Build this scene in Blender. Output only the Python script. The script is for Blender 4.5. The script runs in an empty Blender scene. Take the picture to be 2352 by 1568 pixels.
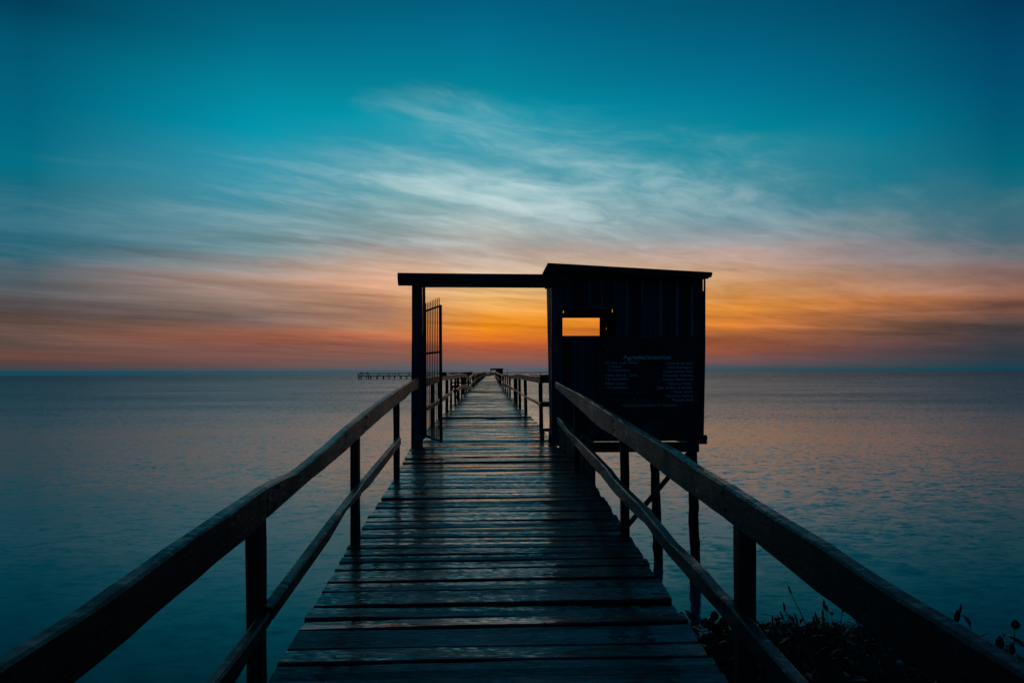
import bpy, bmesh, math, random
from mathutils import Vector, Matrix
from mathutils import noise as mnoise
random.seed(7)
R = random.random
U_ = random.uniform
sc = bpy.context.scene
C = bpy.context.collection

# ------------------------------------------------------------------ camera
F = 1568.0            # focal length in units of the 2352 wide picture
HOR = 857.0           # horizon row at the centre column
ROLL = 0.005
CZ = 2.68             # camera height above the water
W = 1.75              # width of the deck
cam_d = bpy.data.cameras.new('camera')
cam = bpy.data.objects.new('camera', cam_d)
C.objects.link(cam)
rv = Vector((math.cos(ROLL), 0, -math.sin(ROLL)))
uv = Vector((math.sin(ROLL), 0, math.cos(ROLL)))
fv = Vector((0, 1, 0))
M = Matrix.Identity(4)
for i in range(3):
    M[i][0] = rv[i]; M[i][1] = uv[i]; M[i][2] = -fv[i]
M[2][3] = CZ
cam.matrix_world = M
cam_d.sensor_width = 36
cam_d.lens = 36 * F / 2352
cam_d.shift_y = (HOR - 784) / 2352
cam_d.clip_end = 60000
cam_d.clip_start = 0.05
sc.camera = cam

# ------------------------------------------------------------------ view
sc.view_settings.view_transform = 'Standard'
sc.view_settings.look = 'None'
sc.view_settings.gamma = 1
sc.view_settings.exposure = 0
sc.view_settings.use_curve_mapping = False
sc.cycles.max_bounces = 6
sc.cycles.diffuse_bounces = 3
sc.cycles.glossy_bounces = 4

def lin(h, k=1.0):
    h = h.lstrip('#')
    v = [int(h[i:i+2], 16) / 255 for i in (0, 2, 4)]
    return tuple(k * (c / 12.92 if c <= .04045 else ((c + .055) / 1.055) ** 2.4) for c in v) + (1,)

# ------------------------------------------------------------------ node helpers
class NT:
    def __init__(s, tree): s.t = tree; s.n = tree.nodes; s.l = tree.links
    def new(s, typ, **kw):
        n = s.n.new(typ)
        for k, v in kw.items(): setattr(n, k, v)
        return n
    def put(s, sock, v):
        if isinstance(v, bpy.types.NodeSocket): s.l.new(v, sock)
        elif v is not None:
            if sock.type == 'VECTOR' and hasattr(v, '__len__'): v = tuple(v)[:3]
            sock.default_value = v
    def m(s, op, a, b=None, c=None, clamp=False):
        n = s.new('ShaderNodeMath', operation=op); n.use_clamp = clamp
        s.put(n.inputs[0], a); s.put(n.inputs[1], b); s.put(n.inputs[2], c)
        return n.outputs[0]
    def mr(s, v, a, b, c=0.0, d=1.0, smooth=True):
        n = s.new('ShaderNodeMapRange'); n.interpolation_type = 'SMOOTHSTEP' if smooth else 'LINEAR'
        s.put(n.inputs[0], v)
        for i, x in enumerate((a, b, c, d)): s.put(n.inputs[i + 1], x)
        return n.outputs[0]
    def mix(s, f, a, b, blend='MIX'):
        n = s.new('ShaderNodeMix', data_type='RGBA', blend_type=blend)
        s.put(n.inputs[0], f); s.put(n.inputs[6], a); s.put(n.inputs[7], b)
        return n.outputs[2]
    def ramp(s, f, stops, interp='LINEAR'):
        n = s.new('ShaderNodeValToRGB'); cr = n.color_ramp; cr.interpolation = interp
        stops = sorted(stops)
        cr.elements[0].position = stops[0][0]; cr.elements[0].color = stops[0][1]
        cr.elements[1].position = stops[-1][0]; cr.elements[1].color = stops[-1][1]
        for p, c in stops[1:-1]:
            e = cr.elements.new(p); e.color = c
        s.put(n.inputs[0], f)
        return n.outputs[0]
    def noise(s, vec, scale, detail=2, rough=.5, dist=0.0, lac=2.0, out=0):
        n = s.new('ShaderNodeTexNoise')
        s.put(n.inputs['Vector'], vec); n.inputs['Scale'].default_value = scale
        n.inputs['Detail'].default_value = detail; n.inputs['Roughness'].default_value = rough
        n.inputs['Distortion'].default_value = dist; n.inputs['Lacunarity'].default_value = lac
        return n.outputs[out]
    def mapping(s, vec, loc=(0,0,0), rot=(0,0,0), scale=(1,1,1)):
        n = s.new('ShaderNodeMapping'); s.put(n.inputs[0], vec)
        n.inputs[1].default_value = loc; n.inputs[2].default_value = rot; n.inputs[3].default_value = scale
        return n.outputs[0]

# ------------------------------------------------------------------ sky
world = bpy.data.worlds.new('World'); sc.world = world; world.use_nodes = True
w = NT(world.node_tree); w.n.clear()
tc = w.new('ShaderNodeTexCoord').outputs['Generated']
sep = w.new('ShaderNodeSeparateXYZ'); w.put(sep.inputs[0], tc)
X, Y, Z = sep.outputs
hh = w.m('SQRT', w.m('ADD', w.m('MULTIPLY', X, X), w.m('MULTIPLY', Y, Y)))
hh = w.m('MAXIMUM', hh, 0.001)
t0 = w.m('DIVIDE', Z, hh)
az = w.m('ARCTAN2', X, Y)
# the cloud sheet: direction projected on a high plane, streaks run one way over it
zz = w.m('ADD', w.m('MAXIMUM', Z, 0.0), 0.05)
cmb = w.new('ShaderNodeCombineXYZ')
w.put(cmb.inputs[0], w.m('DIVIDE', X, zz)); w.put(cmb.inputs[1], w.m('DIVIDE', Y, zz))
pl = cmb.outputs[0]
ang = math.radians(-38)
pm = w.mapping(pl, rot=(0, 0, ang), scale=(1, 1, 1))
wob = w.noise(pm, .35, 3, .5)
pmw = w.new('ShaderNodeVectorMath', operation='ADD')
sc3 = w.new('ShaderNodeVectorMath', operation='SCALE'); w.put(sc3.inputs[0], w.noise(pm, .4, 2, .45, out=1)); sc3.inputs[3].default_value = .8
w.put(pmw.inputs[0], pm); w.put(pmw.inputs[1], sc3.outputs[0])
st_a = w.noise(w.mapping(pmw.outputs[0], loc=(2.2, 1.4, 0), scale=(.2, .75, 1)), 1.0, 5, .5, .15)
st_b = w.noise(w.mapping(pmw.outputs[0], loc=(5, 3, 0), scale=(.34, 1.05, 1)), 2.0, 8, .6, .5)
broad = w.noise(w.mapping(pm, loc=(1.3, 7.1, 0), scale=(.45, .9, 1)), .55, 3, .5)
# low clouds: long flat bands by elevation
cmb2 = w.new('ShaderNodeCombineXYZ')
w.put(cmb2.inputs[0], w.m('MULTIPLY', az, 1.6)); w.put(cmb2.inputs[1], w.m('ADD', w.m('MULTIPLY', t0, 34.0), w.m('MULTIPLY', az, 1.7)))
band = w.noise(cmb2.outputs[0], 1.0, 5, .55, .5)
azabs = w.m('ABSOLUTE', az)
az2 = w.m('MULTIPLY', az, az)
tb = w.m('MAXIMUM', w.m('SUBTRACT', .335, w.m('MULTIPLY', az2, .30)), .13)
tb = w.m('ADD', tb, w.m('MULTIPLY', .035, w.m('MULTIPLY', w.mr(az, .05, .25), w.mr(az, .45, .65, 1, 0))))       # upper edge of the cirrus sheet
wa = w.m('MULTIPLY', w.m('SUBTRACT', st_a, .5), w.mr(t0, .0, .22, .01, .055))
wb = w.m('MULTIPLY', w.m('SUBTRACT', band, .5), w.mr(t0, .0, .06, .008, .035))
tw = w.m('ADD', t0, w.m('ADD', wa, wb))
st_c = w.noise(w.mapping(pmw.outputs[0], loc=(9, 2, 0), scale=(.8, 1.5, 1)), 4.2, 6, .62, .5)
fib = w.m('ADD', w.m('MULTIPLY', st_a, .45), w.m('ADD', w.m('MULTIPLY', st_b, .33), w.m('MULTIPLY', st_c, .22)))
edge_d = w.m('ADD', w.m('SUBTRACT', tb, t0), w.m('MULTIPLY', w.m('SUBTRACT', fib, .5), .36))
dense = w.m('MULTIPLY', w.mr(w.m('ABSOLUTE', w.m('ADD', az, .12)), .05, .42, 1, 0), w.mr(t0, .12, .30))      # the sheet is thickest left of the glow
edge_d = w.m('ADD', edge_d, w.m('MULTIPLY', w.m('SUBTRACT', broad, .5), .10))
edge_d = w.m('ADD', edge_d, w.m('MULTIPLY', dense, .035))
cmask = w.mr(edge_d, -.05, .13)
fld = w.m('MAXIMUM', tw, 0.0)
fldc = w.m('MAXIMUM', t0, w.m('SUBTRACT', tb, .015))
fld = w.m('ADD', w.m('MULTIPLY', fld, cmask), w.m('MULTIPLY', fldc, w.m('SUBTRACT', 1.0, cmask)))

def col(x, rows):
    k = math.cos(math.atan((x - 1176) / F)); hy = HOR - (x - 1176) * ROLL
    return [(min(1, max(0, (hy - y) / F * k)), lin(c)) for y, c in rows]
cols = [
 (70, [(0,'003c56'),(100,'005470'),(200,'005e7a'),(300,'006680'),(380,'006e84'),(430,'10697e'),(500,'2c6a7e'),(545,'1f6072'),(590,'46616c'),(640,'525a60'),(700,'544e50'),(745,'644f48'),(765,'614c46'),(790,'584742'),(820,'6a4840'),(842,'4c4246'),(852,'1a4855'),(860,'0e4656')]),
 (590,[(0,'005a76'),(100,'006c88'),(200,'00839a'),(300,'0094ac'),(360,'2896ae'),(430,'4098ae'),(500,'6a98a4'),(560,'608088'),(600,'8a8d8e'),(640,'ac8c7e'),(690,'8c7468'),(735,'725e5a'),(755,'8a6050'),(778,'9c5e4a'),(805,'7c5450'),(835,'6c4e4c'),(848,'4c5258'),(858,'35545f')]),
 (890,[(0,'005c7a'),(100,'006f8c'),(200,'008298'),(275,'0096ac'),(340,'2c98ae'),(400,'56a2b2'),(460,'70a6b0'),(520,'84a2a6'),(570,'9c9c9a'),(615,'d2ac92'),(650,'dca686'),(685,'c8906e'),(720,'a47862'),(745,'a87454'),(765,'b86c48'),(795,'98604e'),(825,'785852'),(845,'545860'),(857,'40565f')]),
 (1120,[(0,'005e7e'),(100,'00708f'),(200,'008298'),(260,'0095aa'),(330,'2a9bb0'),(400,'5ea6b4'),(450,'8ebac0'),(500,'aec2c2'),(540,'b8bfba'),(580,'b9ada6'),(615,'d2b8a2'),(655,'f2cd94'),(690,'eeb468'),(720,'ea9a3a'),(745,'ee8e16'),(765,'dc7820'),(785,'c8602c'),(805,'a8553c'),(828,'7a5650'),(845,'5c5c66'),(857,'4a5a66')]),
 (1710,[(0,'005270'),(100,'00607f'),(200,'007090'),(300,'008499'),(345,'2a8c9e'),(400,'4c90a0'),(480,'5a8c9c'),(530,'8496a0'),(570,'b8a098'),(620,'c2997e'),(660,'cc935e'),(705,'dd8e3c'),(740,'c67432'),(775,'9c5c3a'),(805,'94543e'),(830,'6a5054'),(845,'40505a'),(855,'2e4c58')]),
 (2010,[(0,'004868'),(200,'006480'),(300,'007890'),(400,'207c90'),(450,'4a8090'),(520,'70868e'),(570,'8c8286'),(620,'a08478'),(665,'b88464'),(695,'c87e48'),(730,'9a6448'),(765,'745040'),(800,'66484a'),(830,'4a484e'),(845,'2e4650'),(854,'1c4450')]),
 (2296,[(0,'003858'),(100,'004466'),(200,'004e70'),(300,'005a74'),(380,'00647a'),(430,'16687c'),(470,'386c7a'),(520,'506c7a'),(560,'6a7076'),(610,'7c6a68'),(655,'8a6458'),(685,'986450'),(715,'745046'),(745,'4c4242'),(790,'3a3c44'),(830,'2a3c48'),(846,'143e4c'),(855,'0e3c4a')]),
]
azs = [math.atan((x - 1176) / F) for x, _ in cols]
ramps = [w.ramp(fld, col(x, rows)) for x, rows in cols]
back = w.ramp(fld, [(0, lin('1c3c48')), (.08, lin('34424a')), (.2, lin('14465a')), (.5, lin('00364e')), (1, lin('003048'))])
skyc = ramps[0]
for i in range(1, 7):
    skyc = w.mix(w.mr(az, azs[i-1], azs[i], smooth=False), skyc, ramps[i])
skyc = w.mix(w.mr(azabs, .62, 1.9), skyc, back)
# the zenith goes on darkening a little
skyc = w.mix(w.mr(t0, .5, 1.6), skyc, lin('003048'))
# bright and dark cirrus streaks over it
zone = w.m('MULTIPLY', w.mr(t0, .004, .05), cmask)
lum = w.m('ADD', w.m('MULTIPLY', w.m('SUBTRACT', fib, .5), 1.5), w.m('MULTIPLY', w.m('SUBTRACT', band, .5), w.mr(t0, .05, .24, 1.3, 0)))
gain = w.m('ADD', 1.0, w.m('MULTIPLY', lum, w.m('MULTIPLY', zone, 1.25)))
g3 = w.new('ShaderNodeVectorMath', operation='SCALE'); w.put(g3.inputs[0], skyc); w.put(g3.inputs[3], gain)
skyc = g3.outputs[0]
wispm = w.m('MULTIPLY', w.mr(w.m('ADD', fib, w.m('MULTIPLY', dense, .07)), .45, .72), w.m('MULTIPLY', w.mr(t0, .12, .22), cmask))
wispc = w.mix(w.mr(azabs, .05, .6), lin('d4e2e0'), lin('6a8a94'))
skyc = w.mix(w.m('MULTIPLY', wispm, .76), skyc, wispc)
# a bank of low cloud sitting on the horizon to the west
cmb4 = w.new('ShaderNodeCombineXYZ'); w.put(cmb4.inputs[0], w.m('MULTIPLY', az, 30.0))
bank_n = w.noise(cmb4.outputs[0], 1.2, 5, .6)
bank_h = w.m('ADD', .0052, w.m('MULTIPLY', w.m('SUBTRACT', bank_n, .5), .0035))
bank = w.m('MULTIPLY', w.mr(w.m('SUBTRACT', bank_h, t0), -.0002, .0004), w.mr(azabs, .03, .12, .0, .8))
bank = w.m('MULTIPLY', bank, w.mr(az, .0, .1, 1, .35))
skyc = w.mix(bank, skyc, w.mix(w.mr(azabs, .1, .6), lin('3a525e'), lin('12485a')))
nis = w.new('ShaderNodeTexSky', sky_type='NISHITA'); nis.sun_disc = False
nis.sun_elevation = math.radians(2.0); nis.sun_rotation = math.radians(-1.0)
bg1 = w.new('ShaderNodeBackground'); w.put(bg1.inputs[0], skyc); bg1.inputs[1].default_value = 1.0
bg2 = w.new('ShaderNodeBackground'); w.put(bg2.inputs[0], nis.outputs[0]); bg2.inputs[1].default_value = 0.0004
add = w.new('ShaderNodeAddShader'); w.put(add.inputs[0], bg1.outputs[0]); w.put(add.inputs[1], bg2.outputs[0])
wo = w.new('ShaderNodeOutputWorld'); w.put(wo.inputs[0], add.outputs[0])

# ------------------------------------------------------------------ sun, already down behind the cloud
sd = bpy.data.lights.new('sun', 'SUN'); sd.energy = 0.015; sd.angle = math.radians(12); sd.color = (1, .62, .34)
sun = bpy.data.objects.new('sun', sd); C.objects.link(sun)
el, a_ = math.radians(3.0), math.radians(-1.0)
sdir = Vector((math.sin(a_) * math.cos(el), math.cos(a_) * math.cos(el), math.sin(el)))
sun.rotation_euler = sdir.to_track_quat('Z', 'Y').to_euler()

# ------------------------------------------------------------------ measuring: picture point -> ray, deck tables
def ray(x, y):
    px, py = (x - 1176) / F, (HOR - y) / F
    d = rv * px + uv * py + fv
    return d / d.y
def at(x, y, yy):
    d = ray(x, y); return Vector((0, 0, CZ)) + d * yy
def interp(tab, v):
    if v <= tab[0][0]: a, b = tab[0], tab[1]
    elif v >= tab[-1][0]: a, b = tab[-2], tab[-1]
    else:
        for i in range(len(tab) - 1):
            if tab[i][0] <= v <= tab[i+1][0]: a, b = tab[i], tab[i+1]; break
    k = (v - a[0]) / (b[0] - a[0])
    return a[1] + (b[1] - a[1]) * k
deck_rows = [(1568,615,1672),(1260,800,1465),(1090,911,1350),(1020,948,1272),(976,991,1239),(939,1029.8,1198.5),
             (916,1055,1180),(905,1064,1168),(897,1073,1161),(883,1090,1150),(865,1113,1138)]
EL, ER, DZ = [], [], []
for y, xl, xr in deck_rows:
    yy = W * F / (xr - xl)
    a, b = at(xl, y, yy), at(xr, y, yy)
    EL.append((yy, a.x)); ER.append((yy, b.x)); DZ.append((yy, (a.z + b.z) / 2))
YC = 345.0
EL.append((YC, -7.9)); ER.append((YC, -7.9 + W)); DZ.append((YC, CZ - .55))
xl = lambda y: interp(EL, y)
xr = lambda y: interp(ER, y)
dz = lambda y: interp(DZ, y)
def solveY(x, edge, off, lo=-.5, hi=340.):
    """distance at which the line edge(Y)+off is seen in picture column x (roll ignored: small)"""
    k = (x - 1176) / F
    f = lambda yy: edge(yy) + off - k * yy
    # march outward, left rails: f goes from >.. sign change
    prev, y0 = f(lo), lo
    yy = lo
    while yy < hi:
        yn = yy + max(.05, yy * .01)
        v = f(yn)
        if prev * v <= 0 and yy > .2:
            a, b = yy, yn
            for _ in range(40):
                m_ = (a + b) / 2
                if f(a) * f(m_) <= 0: b = m_
                else: a = m_
            return (a + b) / 2
        prev = v; yy = yn
    return hi

# ------------------------------------------------------------------ materials
def mat(name):
    m = bpy.data.materials.new(name); m.use_nodes = True
    t = NT(m.node_tree); b = t.n['Principled BSDF']
    return m, t, b
def wood(name, c1, c2, rough=(.45, .8), stretch=(1.2, 26, 26), bump=.3, spec=.5, rnd=.35, fine=1.0, wet=0.0, moss=None, bdist=.012, coat=0):
    m, t, b = mat(name)
    co = t.new('ShaderNodeTexCoord').outputs['Object']
    info = t.new('ShaderNodeObjectInfo')
    shift = t.new('ShaderNodeVectorMath', operation='SCALE'); t.put(shift.inputs[0], (3.1, 7.7, 5.3)); t.put(shift.inputs[3], info.outputs['Random'])
    ad = t.new('ShaderNodeVectorMath', operation='ADD'); t.put(ad.inputs[0], co); t.put(ad.inputs[1], shift.outputs[0])
    v = ad.outputs[0]
    g = t.noise(t.mapping(v, scale=stretch), 1.0 * fine, 6, .62, .6)
    g2 = t.noise(t.mapping(v, scale=tuple(s * 3.1 for s in stretch)), 1.0 * fine, 3, .6, .2)
    big = t.noise(v, 2.6, 4, .55)
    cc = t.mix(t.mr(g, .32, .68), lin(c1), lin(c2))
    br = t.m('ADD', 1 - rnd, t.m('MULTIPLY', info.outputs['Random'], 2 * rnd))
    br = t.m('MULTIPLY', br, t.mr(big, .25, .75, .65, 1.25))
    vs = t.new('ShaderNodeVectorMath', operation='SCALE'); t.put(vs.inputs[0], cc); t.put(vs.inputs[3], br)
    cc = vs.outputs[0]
    if moss:
        cc = t.mix(t.mr(t.noise(v, 9, 4, .6), .56, .7, 0, .8), cc, lin(moss))
    t.put(b.inputs['Base Color'], cc)
    rr = t.mr(t.m('ADD', t.m('MULTIPLY', g, .5), t.m('MULTIPLY', big, .5)), .36, .62, rough[0], rough[1])
    if wet:
        drops = t.noise(v, 110, 2, .5)
        rr = t.m('SUBTRACT', rr, t.mr(drops, .58, .66, 0, .12), clamp=True)
    t.put(b.inputs['Roughness'], rr)
    b.inputs['Specular IOR Level'].default_value = spec
    h = t.m('ADD', t.m('MULTIPLY', g, .7), t.m('MULTIPLY', g2, .3))
    if wet: h = t.m('ADD', h, t.m('MULTIPLY', t.mr(t.noise(v, 120, 2, .5), .58, .7), .16))
    if coat:
        t.put(b.inputs['Coat Weight'], t.mr(t.m('ADD', t.m('MULTIPLY', g, .45), t.m('MULTIPLY', t.noise(t.mapping(v, scale=(.9, 7, 1)), 1.7, 5, .65, .5), .55)), .34, .56, .22 * coat, coat))
        pud = t.mr(t.noise(t.mapping(v, scale=(1.0, 6, 1)), 2.2, 4, .6, .4), .35, .62, .07, .24)
        t.put(b.inputs['Coat Roughness'], pud)
        cn = t.noise(t.mapping(v, scale=(8, 24, 24)), 2.6, 3, .6, .3, out=1)
        cv = t.new('ShaderNodeVectorMath', operation='ADD'); t.put(cv.inputs[0], cn); cv.inputs[1].default_value = (-.5, -.5, -.5)
        cs = t.new('ShaderNodeVectorMath', operation='MULTIPLY'); t.put(cs.inputs[0], cv.outputs[0]); cs.inputs[1].default_value = (.26, .50, .1)
        ca = t.new('ShaderNodeVectorMath', operation='ADD'); t.put(ca.inputs[0], cs.outputs[0]); t.put(ca.inputs[1], t.new('ShaderNodeNewGeometry').outputs['Normal'])
        cz_ = t.new('ShaderNodeVectorMath', operation='NORMALIZE'); t.put(cz_.inputs[0], ca.outputs[0]); t.put(b.inputs['Coat Normal'], cz_.outputs[0])
    bm_ = t.new('ShaderNodeBump'); bm_.inputs['Strength'].default_value = bump; bm_.inputs['Distance'].default_value = bdist
    t.put(bm_.inputs['Height'], h); t.put(b.inputs['Normal'], bm_.outputs[0])
    return m
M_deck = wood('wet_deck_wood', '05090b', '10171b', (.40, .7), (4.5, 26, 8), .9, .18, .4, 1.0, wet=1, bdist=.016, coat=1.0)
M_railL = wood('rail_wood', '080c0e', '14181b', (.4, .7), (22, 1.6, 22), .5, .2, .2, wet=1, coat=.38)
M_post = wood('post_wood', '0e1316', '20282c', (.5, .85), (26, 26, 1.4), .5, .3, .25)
M_hut = wood('hut_wood', '12222e', '263e4c', (.55, .85), (24, 24, 1.1), .4, .25, .6)
M_gate = wood('gate_post_wood', '16303e', '2a4858', (.5, .8), (26, 26, 1.2), .4, .3, .2)
M_trim = wood('hut_trim', '2a4454', '4a6a7c', (.5, .8), (24, 24, 1.1), .3, .3, .3)
M_beam = wood('beam_wood', '151b20', '28323a', (.5, .85), (1.3, 24, 24), .4, .3, .2)
M_pile = wood('pile_wood', '14110f', '2b2521', (.5, .85), (16, 16, 2.0), .6, .3, .25, moss='131a10')
M_far = wood('far_wood', '0c161a', '182226', (.6, .9), (4, 4, 4), .1, .3, .2)
def simple(name, c, rough=.6, metal=0.0, bump=0.0, sc_=30, spec=.5, var=.35):
    m, t, b = mat(name)
    co = t.new('ShaderNodeTexCoord').outputs['Object']
    n = t.noise(co, sc_, 4, .6)
    k = t.mr(n, .3, .7, 1 - var, 1 + var)
    vs = t.new('ShaderNodeVectorMath', operation='SCALE'); t.put(vs.inputs[0], lin(c)); t.put(vs.inputs[3], k)
    t.put(b.inputs['Base Color'], vs.outputs[0]); b.inputs['Roughness'].default_value = rough
    b.inputs['Metallic'].default_value = metal; b.inputs['Specular IOR Level'].default_value = spec
    if bump:
        q = t.new('ShaderNodeBump'); q.inputs['Strength'].default_value = bump; q.inputs['Distance'].default_value = .004
        t.put(q.inputs['Height'], n); t.put(b.inputs['Normal'], q.outputs[0])
    return m
M_iron = simple('painted_iron', '1e2428', .5, .3, .3, 60)
M_roof = simple('rusty_sheet', '3a3230', .55, .5, .2, 8)
M_leaf = simple('dead_leaf', '3a2014', .5, 0, 0, 14, .4)
M_leaf2 = simple('green_leaf', '18240f', .4, 0, 0, 14, .5)
M_stem = simple('dry_stem', '3a2618', .6, 0, 0, 14)
M_mud = simple('rotting_plant_mat', '14100b', .8, 0, .5, 20)
M_cloth = simple('dark_clothes', '14181c', .9)
M_cloth2 = simple('red_clothes', '4a1a1a', .9)
M_skin = simple('skin', '7a5240', .6)
M_bird = simple('feathers', '1c1a18', .8)
M_banner = simple('painted_panel', '142430', .7, 0, .1, 9, .3, .2)
M_nail = simple('galvanised_nail', '9aa0a4', .35, .9)
def worn(name, c, lo, hi):
    m, t, b = mat(name)
    co = t.new('ShaderNodeTexCoord').outputs['Object']
    n = t.noise(co, 26, 3, .6)
    f = t.mr(n, lo, hi)
    t.put(b.inputs['Base Color'], lin(c)); b.inputs['Roughness'].default_value = .7
    t.put(b.inputs['Alpha'], f)
    return m
M_white = worn('worn_white_paint', 'a4c0d4', .35, .45)
M_faint = worn('faded_white_paint', '5c6f7c', .42, .52)
M_orange = worn('worn_orange_paint', '96502a', .42, .5)
M_spray = worn('black_spray_paint', '030304', .2, .3)

def water_mat():
    m, t, b = mat('water')
    geo = t.new('ShaderNodeNewGeometry').outputs['Position']
    b.inputs['Base Color'].default_value = lin('03464f')
    b.inputs['Roughness'].default_value = .06
    b.inputs['IOR'].default_value = 1.33
    v = t.mapping(geo, rot=(0, 0, math.radians(-14)), scale=(.55, 1, 1))
    n1 = t.noise(v, 7.5, 3, .55, .3)
    n2 = t.noise(t.mapping(geo, rot=(0, 0, math.radians(12)), scale=(.5, 1, 1)), 2.3, 3, .55, .5)
    n3 = t.noise(t.mapping(geo, rot=(0, 0, math.radians(-8)), scale=(.35, 1, 1)), .35, 3, .5)
    # calm near the shore, rougher farther out; wind patches
    sp = t.new('ShaderNodeSeparateXYZ'); t.put(sp.inputs[0], geo)
    patch = t.mr(t.noise(t.mapping(geo, scale=(.4, 1, 1)), .07, 4, .6), .3, .7, .6, 1.25)
    far1 = t.mr(sp.outputs[1], 5, 20, .06, .24); far2 = t.mr(sp.outputs[1], 12, 85, 0, 1.05)
    far3 = t.mr(sp.outputs[1], 60, 500, 0, 1.0)
    amp = t.m('MULTIPLY', t.m('ADD', far1, t.m('ADD', far2, far3)), patch)
    def vadd(a_, b_):
        n = t.new('ShaderNodeVectorMath', operation='ADD'); t.put(n.inputs[0], a_); t.put(n.inputs[1], b_); return n.outputs[0]
    def vsc(a_, k):
        n = t.new('ShaderNodeVectorMath', operation='SCALE'); t.put(n.inputs[0], a_); t.put(n.inputs[3], k); return n.outputs[0]
    c1 = t.noise(v, 15.0, 2, .5, .4, out=1)
    c2 = t.noise(t.mapping(geo, rot=(0, 0, math.radians(12)), scale=(.5, 1, 1)), 6.0, 2, .5, .6, out=1)
    c3 = t.noise(t.mapping(geo, rot=(0, 0, math.radians(-8)), scale=(.3, 1, 1)), .55, 2, .5, .3, out=1)
    q = vadd(vadd(vsc(vadd(c1, (-.5,-.5,-.5)), 1.0), vsc(vadd(c2, (-.5,-.5,-.5)), 1.3)), vsc(vadd(c3, (-.5,-.5,-.5)), .3))
    q = vsc(q, amp)
    # of the ripples too fine and far to resolve, those leaning towards the viewer are the ones seen
    inc = t.new('ShaderNodeNewGeometry').outputs['Incoming']
    fl = t.new('ShaderNodeVectorMath', operation='MULTIPLY'); t.put(fl.inputs[0], inc); fl.inputs[1].default_value = (1, 1, 0)
    fn = t.new('ShaderNodeVectorMath', operation='NORMALIZE'); t.put(fn.inputs[0], fl.outputs[0])
    dt = t.new('ShaderNodeVectorMath', operation='DOT_PRODUCT'); t.put(dt.inputs[0], q); t.put(dt.inputs[1], fn.outputs[0])
    q = vadd(q, vsc(fn.outputs[0], t.m('MULTIPLY', t.m('MINIMUM', dt.outputs['Value'], 0.0), t.mr(sp.outputs[1], 5, 30, -.6, -1.8))))
    mu = t.new('ShaderNodeVectorMath', operation='MULTIPLY'); t.put(mu.inputs[0], q); mu.inputs[1].default_value = (.6, 1, 0)
    nn = t.new('ShaderNodeVectorMath', operation='NORMALIZE'); t.put(nn.inputs[0], vadd(mu.outputs[0], (0, 0, 1)))
    t.put(b.inputs['Normal'], nn.outputs[0])
    t.put(b.inputs['Roughness'], t.mr(sp.outputs[1], 5, 60, .08, .20))
    return m
M_water = water_mat()

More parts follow.
